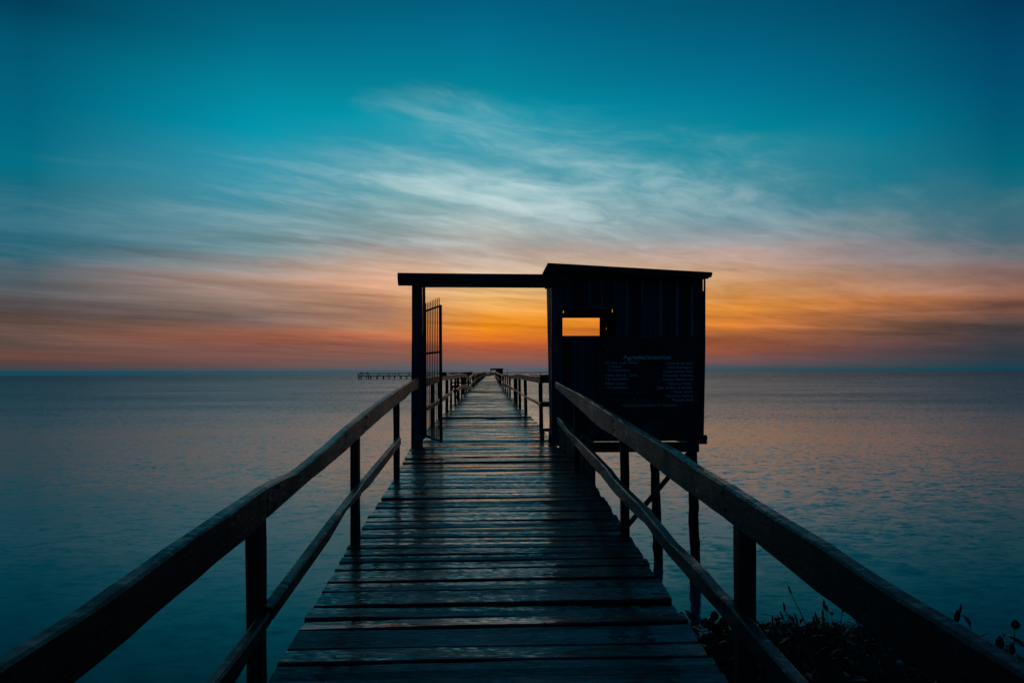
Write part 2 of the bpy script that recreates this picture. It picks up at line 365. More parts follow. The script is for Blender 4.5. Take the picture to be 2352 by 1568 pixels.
# ------------------------------------------------------------------ object helpers
def link(name, me, m=None, parent=None):
    o = bpy.data.objects.new(name, me); C.objects.link(o)
    if m is not None and me is not None and not me.materials: me.materials.append(m)
    if parent is not None: o.parent = parent
    return o
def empty(name, label, cat, loc=(0,0,0), rz=0, group=None):
    o = bpy.data.objects.new(name, None); C.objects.link(o); o.location = loc; o.rotation_euler = (0, 0, rz)
    o['label'] = label; o['category'] = cat
    if group: o['group'] = group
    return o
def tag(o, label=None, cat=None, group=None, kind=None):
    if label: o['label'] = label
    if cat: o['category'] = cat
    if group: o['group'] = group
    if kind: o['kind'] = kind
    return o
class MB:
    def __init__(s): s.v = []; s.f = []
    def hexa(s, p):   # 8 points: bottom 4 ccw, top 4 ccw
        n = len(s.v); s.v += [tuple(q) for q in p]
        for f in ((3,2,1,0),(4,5,6,7),(0,1,5,4),(1,2,6,5),(2,3,7,6),(3,0,4,7)): s.f.append(tuple(n + i for i in f))
        return s
    def box(s, x0, x1, y0, y1, z0, z1, j=0.0):
        q = lambda: U_(-j, j) if j else 0
        P = [(x0,y0,z0),(x1,y0,z0),(x1,y1,z0),(x0,y1,z0),(x0,y0,z1),(x1,y0,z1),(x1,y1,z1),(x0,y1,z1)]
        return s.hexa([(a+q(), b+q(), c+q()) for a, b, c in P])
    def bar(s, a, b, wx, wz, up=Vector((0,0,1)), j=0):
        a, b = Vector(a), Vector(b); d = (b - a).normalized()
        if abs(d.dot(up)) > .95: up = Vector((0, 1, 0))
        r = d.cross(up).normalized() * wx / 2; u = r.cross(d).normalized() * wz / 2
        return s.hexa([a-r-u, a+r-u, b+r-u, b-r-u, a-r+u, a+r+u, b+r+u, b-r+u])
    def sweep(s, rings, cap=True, closed=True):
        n = len(s.v); k = len(rings[0])
        for rg in rings: s.v += [tuple(q) for q in rg]
        for i in range(len(rings) - 1):
            for j in range(k if closed else k - 1):
                a = n + i*k + j; b = n + i*k + (j+1) % k
                s.f.append((a, b, b + k, a + k))
        if cap and closed:
            s.f.append(tuple(n + i for i in range(k))[::-1]); s.f.append(tuple(n + (len(rings)-1)*k + i for i in range(k)))
        return s
    def tube(s, pts, r, k=8, jit=0, seed=0):
        pts = [Vector(p) for p in pts]; rings = []
        for i, p in enumerate(pts):
            d = (pts[min(i+1, len(pts)-1)] - pts[max(i-1, 0)]).normalized()
            up = Vector((0,0,1)) if abs(d.z) < .9 else Vector((0,1,0))
            a = d.cross(up).normalized(); b = a.cross(d).normalized()
            rr = r[i] if isinstance(r, (list, tuple)) else r
            rings.append([p + (a*math.cos(2*math.pi*q/k) + b*math.sin(2*math.pi*q/k)) * (rr * (1 + U_(-jit, jit))) for q in range(k)])
        return s.sweep(rings)
    def mesh(s, name, m=None, smooth=False):
        me = bpy.data.meshes.new(name); me.from_pydata(s.v, [], s.f)
        bm = bmesh.new(); bm.from_mesh(me); bmesh.ops.recalc_face_normals(bm, faces=bm.faces); bm.to_mesh(me); bm.free()
        if m is not None: me.materials.append(m)
        if smooth:
            for p in me.polygons: p.use_smooth = True
        return me
    def obj(s, name, m, parent=None, smooth=False, label=None):
        o = link(name, s.mesh(name, m, smooth), None, parent)
        if label: o['label'] = label
        return o

# ------------------------------------------------------------------ water and lake bed
b = MB(); b.v = [(-30000, -300, 0), (30000, -300, 0), (30000, 40000, 0), (-30000, 40000, 0)]; b.f = [(0,1,2,3)]
tag(b.obj('water', M_water), kind='structure')

# ------------------------------------------------------------------ the long pier
pier = empty('wooden_pier', 'long wet plank pier running straight out over the water to the horizon', 'pier')
def plank_mesh(y0, y1, seg):
    """one deck board across the pier, ends cut unevenly, edges wavy, slightly cupped"""
    yc = (y0 + y1) / 2
    a = xl(yc) - U_(-.007, .009); c = xr(yc) + U_(-.007, .009)
    tilt = U_(-.010, .010); zoff = U_(-.006, .006); th = .035; hrot = U_(-.006, .006); slope = random.gauss(0, .0026 if yc < 7 else .0045); crown = U_(-.002, .003)
    ph = U_(0, 50); bow = U_(-.006, .006)
    rings = []
    cx = (a + c) / 2
    rot = math.atan2(xl(yc + .5) - xl(yc), .5)
    for i in range(seg + 1):
        t = i / seg; x = a + (c - a) * t
        e0 = mnoise.noise(Vector((x * 4, ph, 0))) * .010; e1 = mnoise.noise(Vector((x * 4, ph + 9, 0))) * .010
        sk = -(x - cx) * rot * -1 * .6 + bow * math.sin(math.pi * t)
        sk = (x - cx) * (.035) + (x - cx) * tilt + bow * math.sin(math.pi * t)
        z = dz(yc) + zoff + hrot * (t - .5) * 2 + mnoise.noise(Vector((x * 1.5, ph + 20, 0))) * .004
        s0 = (dz(y0) - dz(yc)); s1 = (dz(y1) - dz(yc)); cup = U_(.0, .002)
        sl_ = slope + mnoise.noise(Vector((x * 4, ph + 40, 0))) * (.002 if yc < 7 else .004); s0 -= sl_; s1 += sl_; cr_ = crown + mnoise.noise(Vector((x * 2.5, ph + 30, 0))) * .002
        rings.append([(x, y0 + sk + e0, z - th + s0), (x, y1 + sk + e1, z - th + s1), (x, y1 + sk + e1, z + s1 - .004), (x, y1 + sk + e1 - .008, z + s1),
                      (x, (y0 + y1) / 2 + sk, z + (s0 + s1) / 2 + cr_), (x, y0 + sk + e0 + .008, z + s0), (x, y0 + sk + e0, z + s0 - .004)])
    return rings
y = 0.2; n = 0
plank_ends = []
seen = [1642, 1600, 1553.8, 1516, 1480.4, 1440, 1414, 1385.6, 1353.5, 1330.8, 1301.8, 1284.8, 1272, 1257.4, 1243.5, 1232.4, 1220.5, 1209.4, 1195.9, 1185.6, 1174, 1163, 1152.2, 1141, 1131, 1119.3, 1109.4, 1103.4, 1091.5]
def deckY(py):
    a, c = 1.2, 60.
    for _ in range(50):
        m_ = (a + c) / 2
        if HOR + F * (CZ - dz(m_)) / m_ > py: a = m_
        else: c = m_
    return a
sy = [deckY(v) for v in seen]
while y + .13 < sy[0]:
    plank_ends.append((y, y + .115)); y += .125
for a, c in zip(sy[:-1], sy[1:]): plank_ends.append((a + U_(.004, .008), c - U_(.004, .008)))
y = sy[-1] + .01
while y < 300:
    wd = random.choice((.08, .09, .10, .11, .12, .13, .15)) * U_(.92, 1.08)
    if y > 60: wd *= 1.6
    gap = U_(.009, .021)
    plank_ends.append((y, y + wd)); y += wd + gap
near = plank_ends[:298]; far = plank_ends[298:]
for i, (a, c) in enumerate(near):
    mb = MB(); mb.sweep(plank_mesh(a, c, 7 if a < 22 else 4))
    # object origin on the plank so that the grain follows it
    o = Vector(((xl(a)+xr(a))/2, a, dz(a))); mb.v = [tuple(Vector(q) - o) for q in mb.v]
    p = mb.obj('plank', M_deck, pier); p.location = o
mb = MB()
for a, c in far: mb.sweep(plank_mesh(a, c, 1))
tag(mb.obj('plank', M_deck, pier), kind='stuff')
# stringers below the deck, piles, cross beams
ys = [.3, 2.6, 4.1, 6.2, 8.4, 11, 14, 18, 22, 26, 33, 40, 50, 60, 80, 110, 150, 200, 260, 330]
for off in (.18, .5, .82):
    for a, c in zip(ys[:-1], ys[1:]):
        pa = Vector((xl(a)*(1-off) + xr(a)*off, a, dz(a) - .11)); pc = Vector((xl(c)*(1-off) + xr(c)*off, c, dz(c) - .11))
        MB().bar(pa, pc, .06, .12).obj('stringer', M_post, pier)
y = 1.6; k = 0
mbp = MB()
while y < 330:
    for sx in (-1, 1):
        x = (xl(y) + .12) if sx < 0 else (xr(y) - .12)
        tgt = MB() if y < 60 else mbp
        tgt.tube([(x, y, -.8), (x + U_(-.02, .02), y, .4), (x, y, dz(y) - .19)], [.085, .08, .075], 8 if y < 60 else 5, .06)
        if y < 60: tgt.obj('pile', M_pile, pier, True)
    if y < 60: MB().box(xl(y) - .05, xr(y) + .05, y - .05, y + .05, dz(y) - .28, dz(y) - .175).obj('crossbeam', M_post, pier)
    else: mbp.box(xl(y) - .05, xr(y) + .05, y - .05, y + .05, dz(y) - .28, dz(y) - .175)
    y += 2.6 if y < 60 else 5
tag(mbp.obj('pile', M_pile, pier), kind='stuff')

# ------------------------------------------------------------------ railings
def curve_from(pts, edge, off, hi=340):
    out = []
    for x, y in pts:
        yy = solveY(x, edge, off, hi=hi)
        out.append((yy, at(x, y, yy).z))
    out.sort(); res = []
    for q in out:
        if not res or q[0] - res[-1][0] > 1e-3: res.append(q)
    return res
def rail_board(parent, name, edge, o_out, o_in, top, bot, ya, yb, step, m, rag=.003, endcut=True, tw=0):
    n = max(2, int((yb - ya) / step)); rings = []; ph = U_(0, 90)
    oc = Vector((edge((ya+yb)/2), (ya+yb)/2, dz((ya+yb)/2) + .8))
    for i in range(n + 1):
        y = ya + (yb - ya) * i / n
        zt = interp(top, y); zb = interp(bot, y)
        N = lambda s: mnoise.noise(Vector((y * 5, ph + s, 0))) * rag + mnoise.noise(Vector((y * 22, ph + s, 0))) * rag * .5
        a, c = edge(y) + o_out, edge(y) + o_in
        s = 1 if c > a else -1
        P = [(a + N(1)*2, y, zb + N(2)), (c + N(3), y, zb + N(4)), (c + N(5), y, zt - .006 + N(6)), (c - s*.007 + N(5), y, zt + N(7)), (a + s*.007, y, zt + N(8)), (a, y, zt - .006 + N(9))]
        rings.append([tuple(Vector(q) - oc) for q in P])
    o = MB().sweep(rings).obj(name, m, parent); o.location = oc
    return o
def rail_post(parent, edge, off, y, ztop, w_=.058, name='post', lean=(0, 0), zbot=None, wy=None):
    x = edge(y) + off; wy = wy or w_
    zb = dz(y) - .25 if zbot is None else zbot
    r = []
    for i in range(7):
        t = i / 6; z = zb + (ztop - zb) * t; cx = x + lean[0] * t; cy = y + lean[1] * t
        q = [w_/2 * U_(.9, 1.08) for _ in range(4)]
        r.append([(cx-q[0]-x, cy-wy/2-y, z-zb), (cx+q[1]-x, cy-wy/2-y, z-zb), (cx+q[2]-x, cy+wy/2-y, z-zb), (cx-q[3]-x, cy+wy/2-y, z-zb)])
    o = MB().sweep(r).obj(name, M_post, parent); o.location = (x, y, zb)
    return o

OUT, INN = .05, .092       # the rail board lies between these offsets inside the deck edge
# --- left, before the gate
topL = curve_from([(131,1422),(341,1277),(512,1166),(595,1110.7),(659,1085),(742,1019),(777.8,986.5),(831.8,944.9),(879,911),(921.8,884),(957,865)], xl, OUT)
botL = curve_from([(169,1568),(400,1372),(569,1230),(607,1194),(720,1094),(777.8,1048),(804.8,1023.6),(860,973),(906,932.5),(944,899.9)], xl, INN)
topL.insert(0, (-1.5, topL[0][1])); botL.insert(0, (-1.5, botL[0][1]))
topL.append((9.2, topL[-1][1])); botL.append((9.2, botL[-1][1]))
rl = empty('railing', 'weathered timber railing along the left of the pier, in front of the gateway', 'railing', group='timber railings of the pier')
cuts = [-.4, 2.32, 4.18, 6.45, 8.30]
for a, c in zip(cuts[:-1], cuts[1:]):
    rail_board(rl, 'top_rail', xl, OUT, INN, topL, botL, a + .002, c - .002, .11, M_railL)
PL = [solveY(x, xl, .02) for x in (588.5, 814.5, 911)]
for yy, wd in zip(PL, (.055, .052, .05)):
    rail_post(rl, xl, .018, yy, interp(botL, yy) + .05, wd, lean=(U_(-.01, .005), 0))
rail_post(rl, xl, .018, .35, interp(botL, .35) + .04)
ltop = curve_from([(472,1551),(567,1436),(619,1364.6),(754,1190),(825,1102.7),(910.6,1003.5),(921.8,991)], xl, OUT)
lbot = curve_from([(536,1568),(607,1444),(674.6,1348.7),(754,1237.6),(793.6,1170),(850,1115),(921.8,1020)], xl, INN)
lay = lambda tab, d: [(q[0], q[1] + d) for q in tab]
ltop = [(-1.5, ltop[0][1])] + ltop; lbot = [(-1.5, lbot[0][1])] + lbot
y1 = solveY(921.8, xl, INN); yn_ = solveY(831, xl, INN); ym = PL[0]
rail_board(rl, 'lower_rail', xl, OUT, INN - .006, ltop, lbot, yn_ - .02, y1, .1, M_railL, .002)
rail_board(rl, 'lower_rail', xl, OUT, INN, lay(ltop, .004), lay(lbot, -.006), ym - .05, yn_ - .03, .1, M_railL, .002)
rail_board(rl, 'lower_rail', xl, OUT, INN - .004, lay(ltop, -.008), lay(lbot, -.01), -.4, ym - .055, .1, M_railL, .002)
# --- right, before the gate
topR = curve_from([(2352,1519),(2294,1482),(2246,1453),(2199,1424.6),(2138,1394),(2077,1355),(2002.6,1309.5),(1955,1275.6),(1780,1170),(1680,1108),(1607,1066.6),(1562.5,1035),(1489.5,995),(1435.5,962),(1378,928),(1330,900),(1290,880),(1276,872)], xr, -OUT)
botR = curve_from([(2150,1568),(1955,1418),(1850,1340),(1770.6,1275.6),(1680,1203),(1602,1144),(1581.5,1132),(1540,1101.5),(1496,1065),(1461,1038),(1420,1008),(1372,978),(1324,933),(1290,903),(1276,890)], xr, -INN)
topR = [(-1.5, topR[0][1])] + topR; botR = [(-1.5, botR[0][1])] + botR
rr_ = empty('railing', 'weathered timber railing along the right of the pier, ending at the hut', 'railing', group='timber railings of the pier')
PR = [solveY(x, xr, -.02) for x in (1708, 1434, 1323)]
cuts = [-.4, PR[0], PR[1], PR[2], solveY(1275, xr, -INN)]
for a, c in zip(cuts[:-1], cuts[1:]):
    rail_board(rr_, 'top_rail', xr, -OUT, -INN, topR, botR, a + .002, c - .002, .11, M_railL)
for yy, wd in zip(PR, (.062, .052, .05)):
    rail_post(rr_, xr, -.018, yy, interp(botR, yy) + .05, wd, lean=(U_(-.008, .008), 0))
rail_post(rr_, xr, -.018, .3, interp(botR, .3) + .04)
ltR = curve_from([(1860.4,1568),(1772,1472),(1728,1421),(1691,1380.6),(1657.7,1349),(1626,1311),(1600.6,1285.7),(1556,1244.4),(1527.6,1209.5),(1476.8,1152.3),(1422.8,1100),(1403.8,1074.6),(1372,1042.8),(1340,1012.7),(1311.7,987.3),(1299,968),(1281,952.3)], xr, -OUT)
lbR = curve_from([(1785.9,1568),(1694.4,1453),(1635.5,1384),(1584.7,1327),(1537,1273),(1502,1228.5),(1480,1196.8),(1441.9,1161.9),(1403.8,1120.6),(1372,1079),(1346.6,1052.3),(1319.7,1020.6),(1308.5,1003),(1281,970)], xr, -INN)
ltR = [(-1.5, ltR[0][1])] + ltR; lbR = [(-1.5, lbR[0][1])] + lbR
for a, c in zip([-.4, PR[0], PR[1]], [PR[0], PR[1], solveY(1279, xr, -INN)]):
    rail_board(rr_, 'lower_rail', xr, -OUT, -INN, ltR, lay(lbR, -.012), a + .002, c - .002, .09, M_railL, .003)
for i in range(5):
    a = 6.15 + i * .42; c = a + .405
    MB().hexa([(xr(a)+.03,a,dz(a)-.45),(xr(a)+.055,a,dz(a)-.45),(xr(c)+.055,c,dz(c)-.45),(xr(c)+.03,c,dz(c)-.45),(xr(a)+.03,a,dz(a)+.30),(xr(a)+.055,a,dz(a)+.30),(xr(c)+.055,c,dz(c)+.32),(xr(c)+.03,c,dz(c)+.32)]).obj('kick_board', M_post, rr_)
for par, ed, sg, PS, tt, bb in ((rl, xl, 1, PL, topL, botL), (rr_, xr, -1, PR, topR, botR)):
    for yy in PS:
        for dy_ in (-.014, .016):
            zc = (interp(tt, yy) + interp(bb, yy)) / 2 + dy_ * 1.8
            xx = ed(yy) + sg * (INN - .002)
            MB().tube([(xx, yy + dy_, zc), (xx + sg * .007, yy + dy_, zc)], .007, 6).obj('bolt', M_iron, par)
# --- beyond the gate: measured for the first stretch, crooked boards after that
def far_rails(parent, edge, s, top, bot, post_ys, low_t, low_b, low_spans, ystart, ymeas):
    top = sorted(top); bot = sorted(bot)
    js = [ystart] + [p for p in post_ys if p > ystart + 1][::2] + [ymeas]
    for a, c in zip(js[:-1], js[1:]):
        if c - a > .3: rail_board(parent, 'top_rail', edge, s*OUT, s*INN, top, bot, a, c - .01, .2, M_railL, .004)
    for p in post_ys:
        rail_post(parent, edge, s*.018, p, min(interp(top, p), dz(p)+.8) - .05, U_(.05, .075), lean=(U_(-.02, .02), U_(-.03, .03)))
    for a, c in low_spans:
        rail_board(parent, 'lower_rail', edge, s*OUT, s*INN, low_t, low_b, a, c, .2, M_railL, .005)
    # crooked continuation
    y = ymeas; z = .80; x_ = 0; n = 0; tp = MB(); lr = MB(); pp = MB()
    while y < 335:
        L = U_(2.0, 2.8) * (1 if y < 120 else 2); z2 = .78 + random.gauss(0, .06); x2 = random.gauss(0, .035)
        y2 = min(y + L, 338)
        a = Vector((edge(y) + s*(.07) + x_, y, dz(y) + z - .055)); c = Vector((edge(y2) + s*.07 + x2, y2, dz(y2) + z2 - .055))
        la = Vector((a.x, y, dz(y) + z - .42 + U_(-.03, .03))); lc = Vector((c.x, y2, dz(y2) + z2 - .42 + U_(-.03, .03)))
        T, Lo, P = (MB(), MB(), MB()) if y < 110 else (tp, lr, pp)
        T.bar(a, c, .045, .11); Lo.bar(la, lc, .04, .09)
        P.bar((edge(y) + s*.018, y, dz(y) - .2), (edge(y) + s*.018 + U_(-.03, .03), y, dz(y) + z - .04), .06, .06)
        if y < 110:
            T.obj('top_rail', M_railL, parent)
            if R() > .1: Lo.obj('lower_rail', M_railL, parent)
            P.obj('post', M_post, parent)
        y, z, x_ = y2, z2, x2
    tag(tp.obj('top_rail', M_railL, parent), kind='stuff'); tag(lr.obj('lower_rail', M_railL, parent), kind='stuff'); tag(pp.obj('post', M_post, parent), kind='stuff')
fl = empty('railing', 'crooked railing on the left side of the pier beyond the iron gate', 'railing', group='timber railings of the pier')
tL = curve_from([(977.6,866),(1015,860.3),(1037.6,860),(1055.8,857.6),(1070,859.5),(1076.5,867),(1090.7,854.8)], xl, OUT)
bL = curve_from([(977.6,888.6),(1015.4,873.4),(1036.8,871),(1055.8,867),(1069,866),(1076.5,872.5),(1090.7,860.3)], xl, INN)
pL = [solveY(x, xl, .02) for x in (992.5, 1012, 1026, 1035, 1045, 1054, 1060.5, 1066, 1071, 1076.5, 1081, 1086)]
lt = curve_from([(977,931.2),(999,921),(1015,908),(1022.5,905),(1039,896)], xl, OUT)
lb = curve_from([(977,944.7),(1009.5,927),(1022.5,917.5),(1039,902.4)], xl, INN)
lt2 = curve_from([(1050,890.5),(1058,884),(1064,883),(1068.5,883.4),(1077,887.3),(1083,878),(1090.7,869)], xl, OUT)
lb2 = curve_from([(1050,899),(1058,893),(1064,892),(1068.5,891),(1077,894),(1083,886),(1090.7,875)], xl, INN)
yg = 8.9
far_rails(fl, xl, 1, tL, bL, pL, lt, lb, [(solveY(977, xl, INN), solveY(1039, xl, INN))], solveY(976, xl, INN), solveY(1090.5, xl, INN))
rail_board(fl, 'lower_rail', xl, OUT, INN, lt2, lb2, solveY(1050, xl, INN), solveY(1090.5, xl, INN), .3, M_railL, .008)
fr = empty('railing', 'crooked railing on the right side of the pier beyond the hut', 'railing', group='timber railings of the pier')
tR = curve_from([(1239,862.6),(1224,862.6),(1207.4,859.6),(1190.7,858.5),(1175,862),(1165.7,858.5),(1153.8,860.8),(1147.9,856.5)], xr, -OUT)
bR = curve_from([(1239,879.3),(1221.7,876.3),(1207.4,872.7),(1190.7,869.8),(1174,869.2),(1165.7,864.9),(1153.8,865.5),(1147.9,861)], xr, -INN)
pR = [solveY(x, xr, -.02) for x in (1242.5, 1207.7, 1194, 1186.5, 1181.5, 1171, 1166, 1161, 1157, 1153)]
lt = curve_from([(1240,922),(1223,914),(1209.8,908.6),(1186,894.4),(1164.5,880.5),(1156,879),(1151.4,872.7)], xr, -OUT)
lb = curve_from([(1240,933),(1218,919),(1197.9,907),(1183.6,898.8),(1171.7,892.3),(1155,885.8),(1151.4,879)], xr, -INN)
far_rails(fr, xr, -1, tR, bR, pR, lt, lb, [(solveY(1240, xr, -INN), solveY(1152, xr, -INN))], solveY(1240, xr, -INN), solveY(1148, xr, -INN))
p0 = pR[0]   # the short return towards the hut
xq = xr(p0)
for zt_, zb_ in ((862.5, 879), (922, 933.7)):
    a = at(1238, zt_, p0); c = at(1238, zb_, p0)
    MB().box(a.x, a.x + .62, p0 - .055, p0 - .03, c.z, a.z, .003).obj('return_board', M_railL, fr)
MB().box(xq - .03, xq + .62, p0 - .02, p0 + .10, dz(p0) - .035, dz(p0) + .012, .003).obj('return_board', M_deck, fr)

# ------------------------------------------------------------------ gateway and hut share one frame: u across, v along the pier
YG = W * F / (1272 - 948)
G0 = Vector(((xl(YG) + xr(YG)) / 2, YG, dz(YG)))
YAW = .05
uvec = Vector((math.cos(YAW), math.sin(YAW), 0)); vvec = Vector((-math.sin(YAW), math.cos(YAW), 0))
def L(x, y, v):
    """picture point on the plane v = const of the gate frame -> (u, z) in that frame"""
    d = ray(x, y); o = Vector((0, 0, CZ))
    k = (v - (o - G0).dot(vvec)) / d.dot(vvec)
    p = o + d * k
    return (p - G0).dot(uvec), p.z - G0.z
gate_group = None
gw = empty('gateway', 'dark timber gateway of two posts and a heavy crossbeam over the pier', 'gateway', G0, YAW)
def quadbox(parent, name, m, pts, v0, v1, label=None, n=1, j=0.0):
    """a board whose front outline is given by 4 picture points (bl, br, tr, tl) at plane v0, thickness to v1"""
    q = [L(x, y, v0) for x, y in pts]
    c = Vector((sum(p[0] for p in q)/4, (v0+v1)/2, sum(p[1] for p in q)/4))
    P = [(q[0][0], v0, q[0][1]), (q[1][0], v0, q[1][1]), (q[1][0], v1, q[1][1]), (q[0][0], v1, q[0][1]),
         (q[3][0], v0, q[3][1]), (q[2][0], v0, q[2][1]), (q[2][0], v1, q[2][1]), (q[3][0], v1, q[3][1])]
    o = MB().hexa([Vector(p) - c for p in P]).obj(name, m, parent); o.location = c
    if label: o['label'] = label
    return o
def poly_board(parent, name, m, pts, v0, v1, label=None):
    """a board whose outline in the plane v0 is a picture polygon"""
    q = [L(x, y, v0) for x, y in pts]; n = len(q)
    c = Vector((sum(p[0] for p in q)/n, (v0+v1)/2, sum(p[1] for p in q)/n))
    mb = MB(); mb.v = [tuple(Vector((a, v0, z)) - c) for a, z in q] + [tuple(Vector((a, v1, z)) - c) for a, z in q]
    mb.f = [tuple(range(n)), tuple(range(n, 2*n))[::-1]] + [(i, (i+1) % n, (i+1) % n + n, i + n) for i in range(n)]
    o = mb.obj(name, m, parent); o.location = c
    if label: o['label'] = label
    return o
poly_board(gw, 'post', M_gate, [(944.2,1023),(969.5,1023),(969,900),(969.6,780),(968.4,652),(945.9,652),(946,760),(944.6,900)], .0, .13)
poly_board(gw, 'jamb', M_gate, [(969.7,1012),(978.2,1004),(977.8,800),(976.2,655),(970.6,655),(970.9,700),(971.4,760),(969.9,785),(969.7,860)], .03, .08)
poly_board(gw, 'post', M_gate, [(1267,1024),(1292.3,1024),(1292,656),(1267.8,656)], -.01, .12)
quadbox(gw, 'sill_board', M_deck, [(1258,1016),(1272,1018),(1271,1011),(1262,1000)], .02, .06)
poly_board(gw, 'crossbeam', M_beam, [(914.3,655),(940,655),(1100,657),(1255,658),(1303,656.5),(1303,632),(1250,629.6),(1120,628.6),(1020,627.6),(912.8,626.4),(912.8,640)], -.05, .0)
poly_board(gw, 'crossbeam', M_beam, [(969,659),(1020,659),(1256,660.2),(1300,660),(1300,640),(969,640)], .002, .05, 'lower header board behind the main beam')
poly_board(gw, 'crossbeam', M_beam, [(916,650),(1300,652),(1300,634),(916,632)], .13, .17, 'back beam board')
# nails catching the light on the hut post
for xa, ya_, xb, yb_ in ((1258.6, 716, 1266, 703), (1258.8, 809.5, 1265, 806)):
    a = L(xa, ya_, .0); c = L(xb, yb_, -.03)
    MB().bar((a[0], .01, a[1]), (c[0], -.02, c[1]), .003, .003).obj('nail', M_nail, gw)

# iron gate leaf, swung open towards the camera
vh, vf = .055, -.60
hb, ht = L(978.4, 1001, vh), L(978.4, 712.6, vh)
fb, ft = L(1012, 1013, vf), L(1009.5, 704.7, vf)
ig = empty('iron_gate', 'narrow iron bar gate with pointed tops, swung open on the left post', 'gate', G0, YAW)
A0 = Vector((hb[0], vh, 0)); B0 = Vector((fb[0], vf, 0)); zbot = (hb[1] + fb[1]) / 2; ztop = (ht[1] + ft[1]) / 2
def gp(t, z): p = A0.lerp(B0, t); return Vector((p.x, p.y, z))
mb = MB(); mb.bar(gp(1.03, zbot - .015), gp(1.03, ztop + .01), .034, .034); mb.obj('stile', M_iron, ig)
mb = MB(); mb.bar(gp(-.01, zbot - .01), gp(-.01, ztop), .022, .022); mb.obj('stile', M_iron, ig)
for z in (zbot, ztop, L(1009, 808, vf)[1]):
    MB().bar(gp(0, z), gp(1, z), .012, .024 if z != ztop else .02).obj('crossbar', M_iron, ig)
mb = MB()
hh_ = ztop - zbot + .11
mb.tube([(0,0,0),(0,0,hh_-.03)], .0055, 6); mb.tube([(0,0,hh_-.03),(0,0,hh_)], [.0055,.001], 6)
me = mb.mesh('bar', M_iron)
for i in range(9):
    o = link('bar', me, None, ig); o.location = gp((i + .35) / 8.75, zbot)
lp = gp(1.0, 0); lz = L(1018, 859, vf)[1]
MB().box(lp.x + .02, lp.x + .075, lp.y - .02, lp.y + .02, lz - .022, lz + .022).obj('latch', M_iron, ig)
for z in (zbot + .25, ztop - .25):
    MB().tube([gp(-.03, z - .03), gp(-.03, z + .03)], .012, 8).obj('hinge', M_iron, ig)

# ------------------------------------------------------------------ hut
hut = empty('ticket_hut', 'dark plank hut on stilts beside the gateway with window opening and sloping tin roof', 'hut', G0, YAW)
VF, VB = .06, 1.0
# front wall: vertical planks following the outline, with a window hole
def topy(x): return 606.5 + (x - 1277) * (22.3 / 360) + 11
xsb = [1286, 1314, 1341, 1369, 1398, 1416.2, 1445, 1473, 1503, 1531, 1560, 1589, 1615.2]
for i in range(len(xsb) - 1):
    a, c = xsb[i], xsb[i+1] - .5
    ab, cb = a + (1450 - a) * .012, c + (1450 - c) * .012      # the hut flares slightly to the top
    v0 = VF + U_(-.004, .004)
    if a < 1416 - 1:
        quadbox(hut, 'plank', M_hut, [(a, 709.8 + U_(-.3,.3)), (c, 709.8), (c, topy(c)), (a, topy(a))], v0, v0 + .022)
        quadbox(hut, 'plank', M_hut, [(ab, 1003), (cb, 1003), (c, 770.8), (a, 770.8)], v0, v0 + .022)
    else:
        quadbox(hut, 'plank', M_hut, [(ab, 1003), (cb, 1003), (c, topy(c)), (a, topy(a))], v0, v0 + .022)
for x, ya_, yb_ in ((1355,626,706),(1382,632,704),(1412,626,706),(1440,628,768),(1476,622,700),(1518,640,770),(1556,640,772),(1590,650,772)):
    quadbox(hut, 'batten', M_trim, [(x - 3, yb_), (x + 3.2, yb_), (x + 3, ya_), (x - 3, ya_)], VF - .016, VF - .005)
quadbox(hut, 'wall_board', M_hut, [(1292, 709), (1420, 709), (1420, 703), (1292, 703)], VF - .012, VF - .0045)
quadbox(hut, 'window_sill', M_hut, [(1290, 776), (1420, 776), (1419, 771), (1290, 771)], VF - .03, VF - .0045)
# corner board with a sliver of sky between it and the wall
poly_board(hut, 'corner_board', M_hut, [(1612.8,1003),(1616.6,1003),(1620.3,800),(1620.6,637),(1617.2,637),(1617.0,667),(1613.4,672),(1613,800)], VF - .024, VF - .006)
quadbox(hut, 'corner_board', M_hut, [(1604, 1002), (1616, 1002), (1616, 672), (1605, 672)], VF + .023, VF + .06)
def wall_with_holes(x0, x1, y0, y1, holes, v0, v1, name, m):
    xs = sorted({x0, x1} | {h[0] for h in holes} | {h[1] for h in holes}); ys_ = sorted({y0, y1} | {h[2] for h in holes} | {h[3] for h in holes})
    mb = MB()
    for i in range(len(xs) - 1):
        for j in range(len(ys_) - 1):
            cx, cy = (xs[i] + xs[i+1]) / 2, (ys_[j] + ys_[j+1]) / 2
            if any(h[0] < cx < h[1] and h[2] < cy < h[3] for h in holes): continue
            a = L(xs[i], ys_[j+1], v0); c = L(xs[i+1], ys_[j], v0)
            a2 = L(xs[i], ys_[j], v0); c2 = L(xs[i+1], ys_[j+1], v0)
            mb.hexa([(a[0],v0,a[1]),(c2[0],v0,c2[1]),(c2[0],v1,c2[1]),(a[0],v1,a[1]),(a2[0],v0,a2[1]),(c[0],v0,c[1]),(c[0],v1,c[1]),(a2[0],v1,a2[1])])
    return mb.obj(name, m, hut)
# back wall in planks, each cut where the window and the chinks are
holes = [(1262, 1377.7, 729.8, 773.5), (1406.0, 1407.8, 710, 717.5), (1392.4, 1393.6, 752.5, 758), (1293.4, 1295, 713, 719)]
bx = [1262, 1290, 1318, 1346, 1377.7, 1400, 1425, 1452, 1480, 1508, 1536, 1568]
for i in range(len(bx) - 1):
    hs = [(max(h[0], bx[i]), min(h[1], bx[i+1]), h[2], h[3]) for h in holes if h[1] > bx[i] and h[0] < bx[i+1]]
    vv = VB + (i % 2) * .004
    wall_with_holes(bx[i], bx[i+1], 645, 985, hs, vv, vv + .02, 'plank', M_hut)
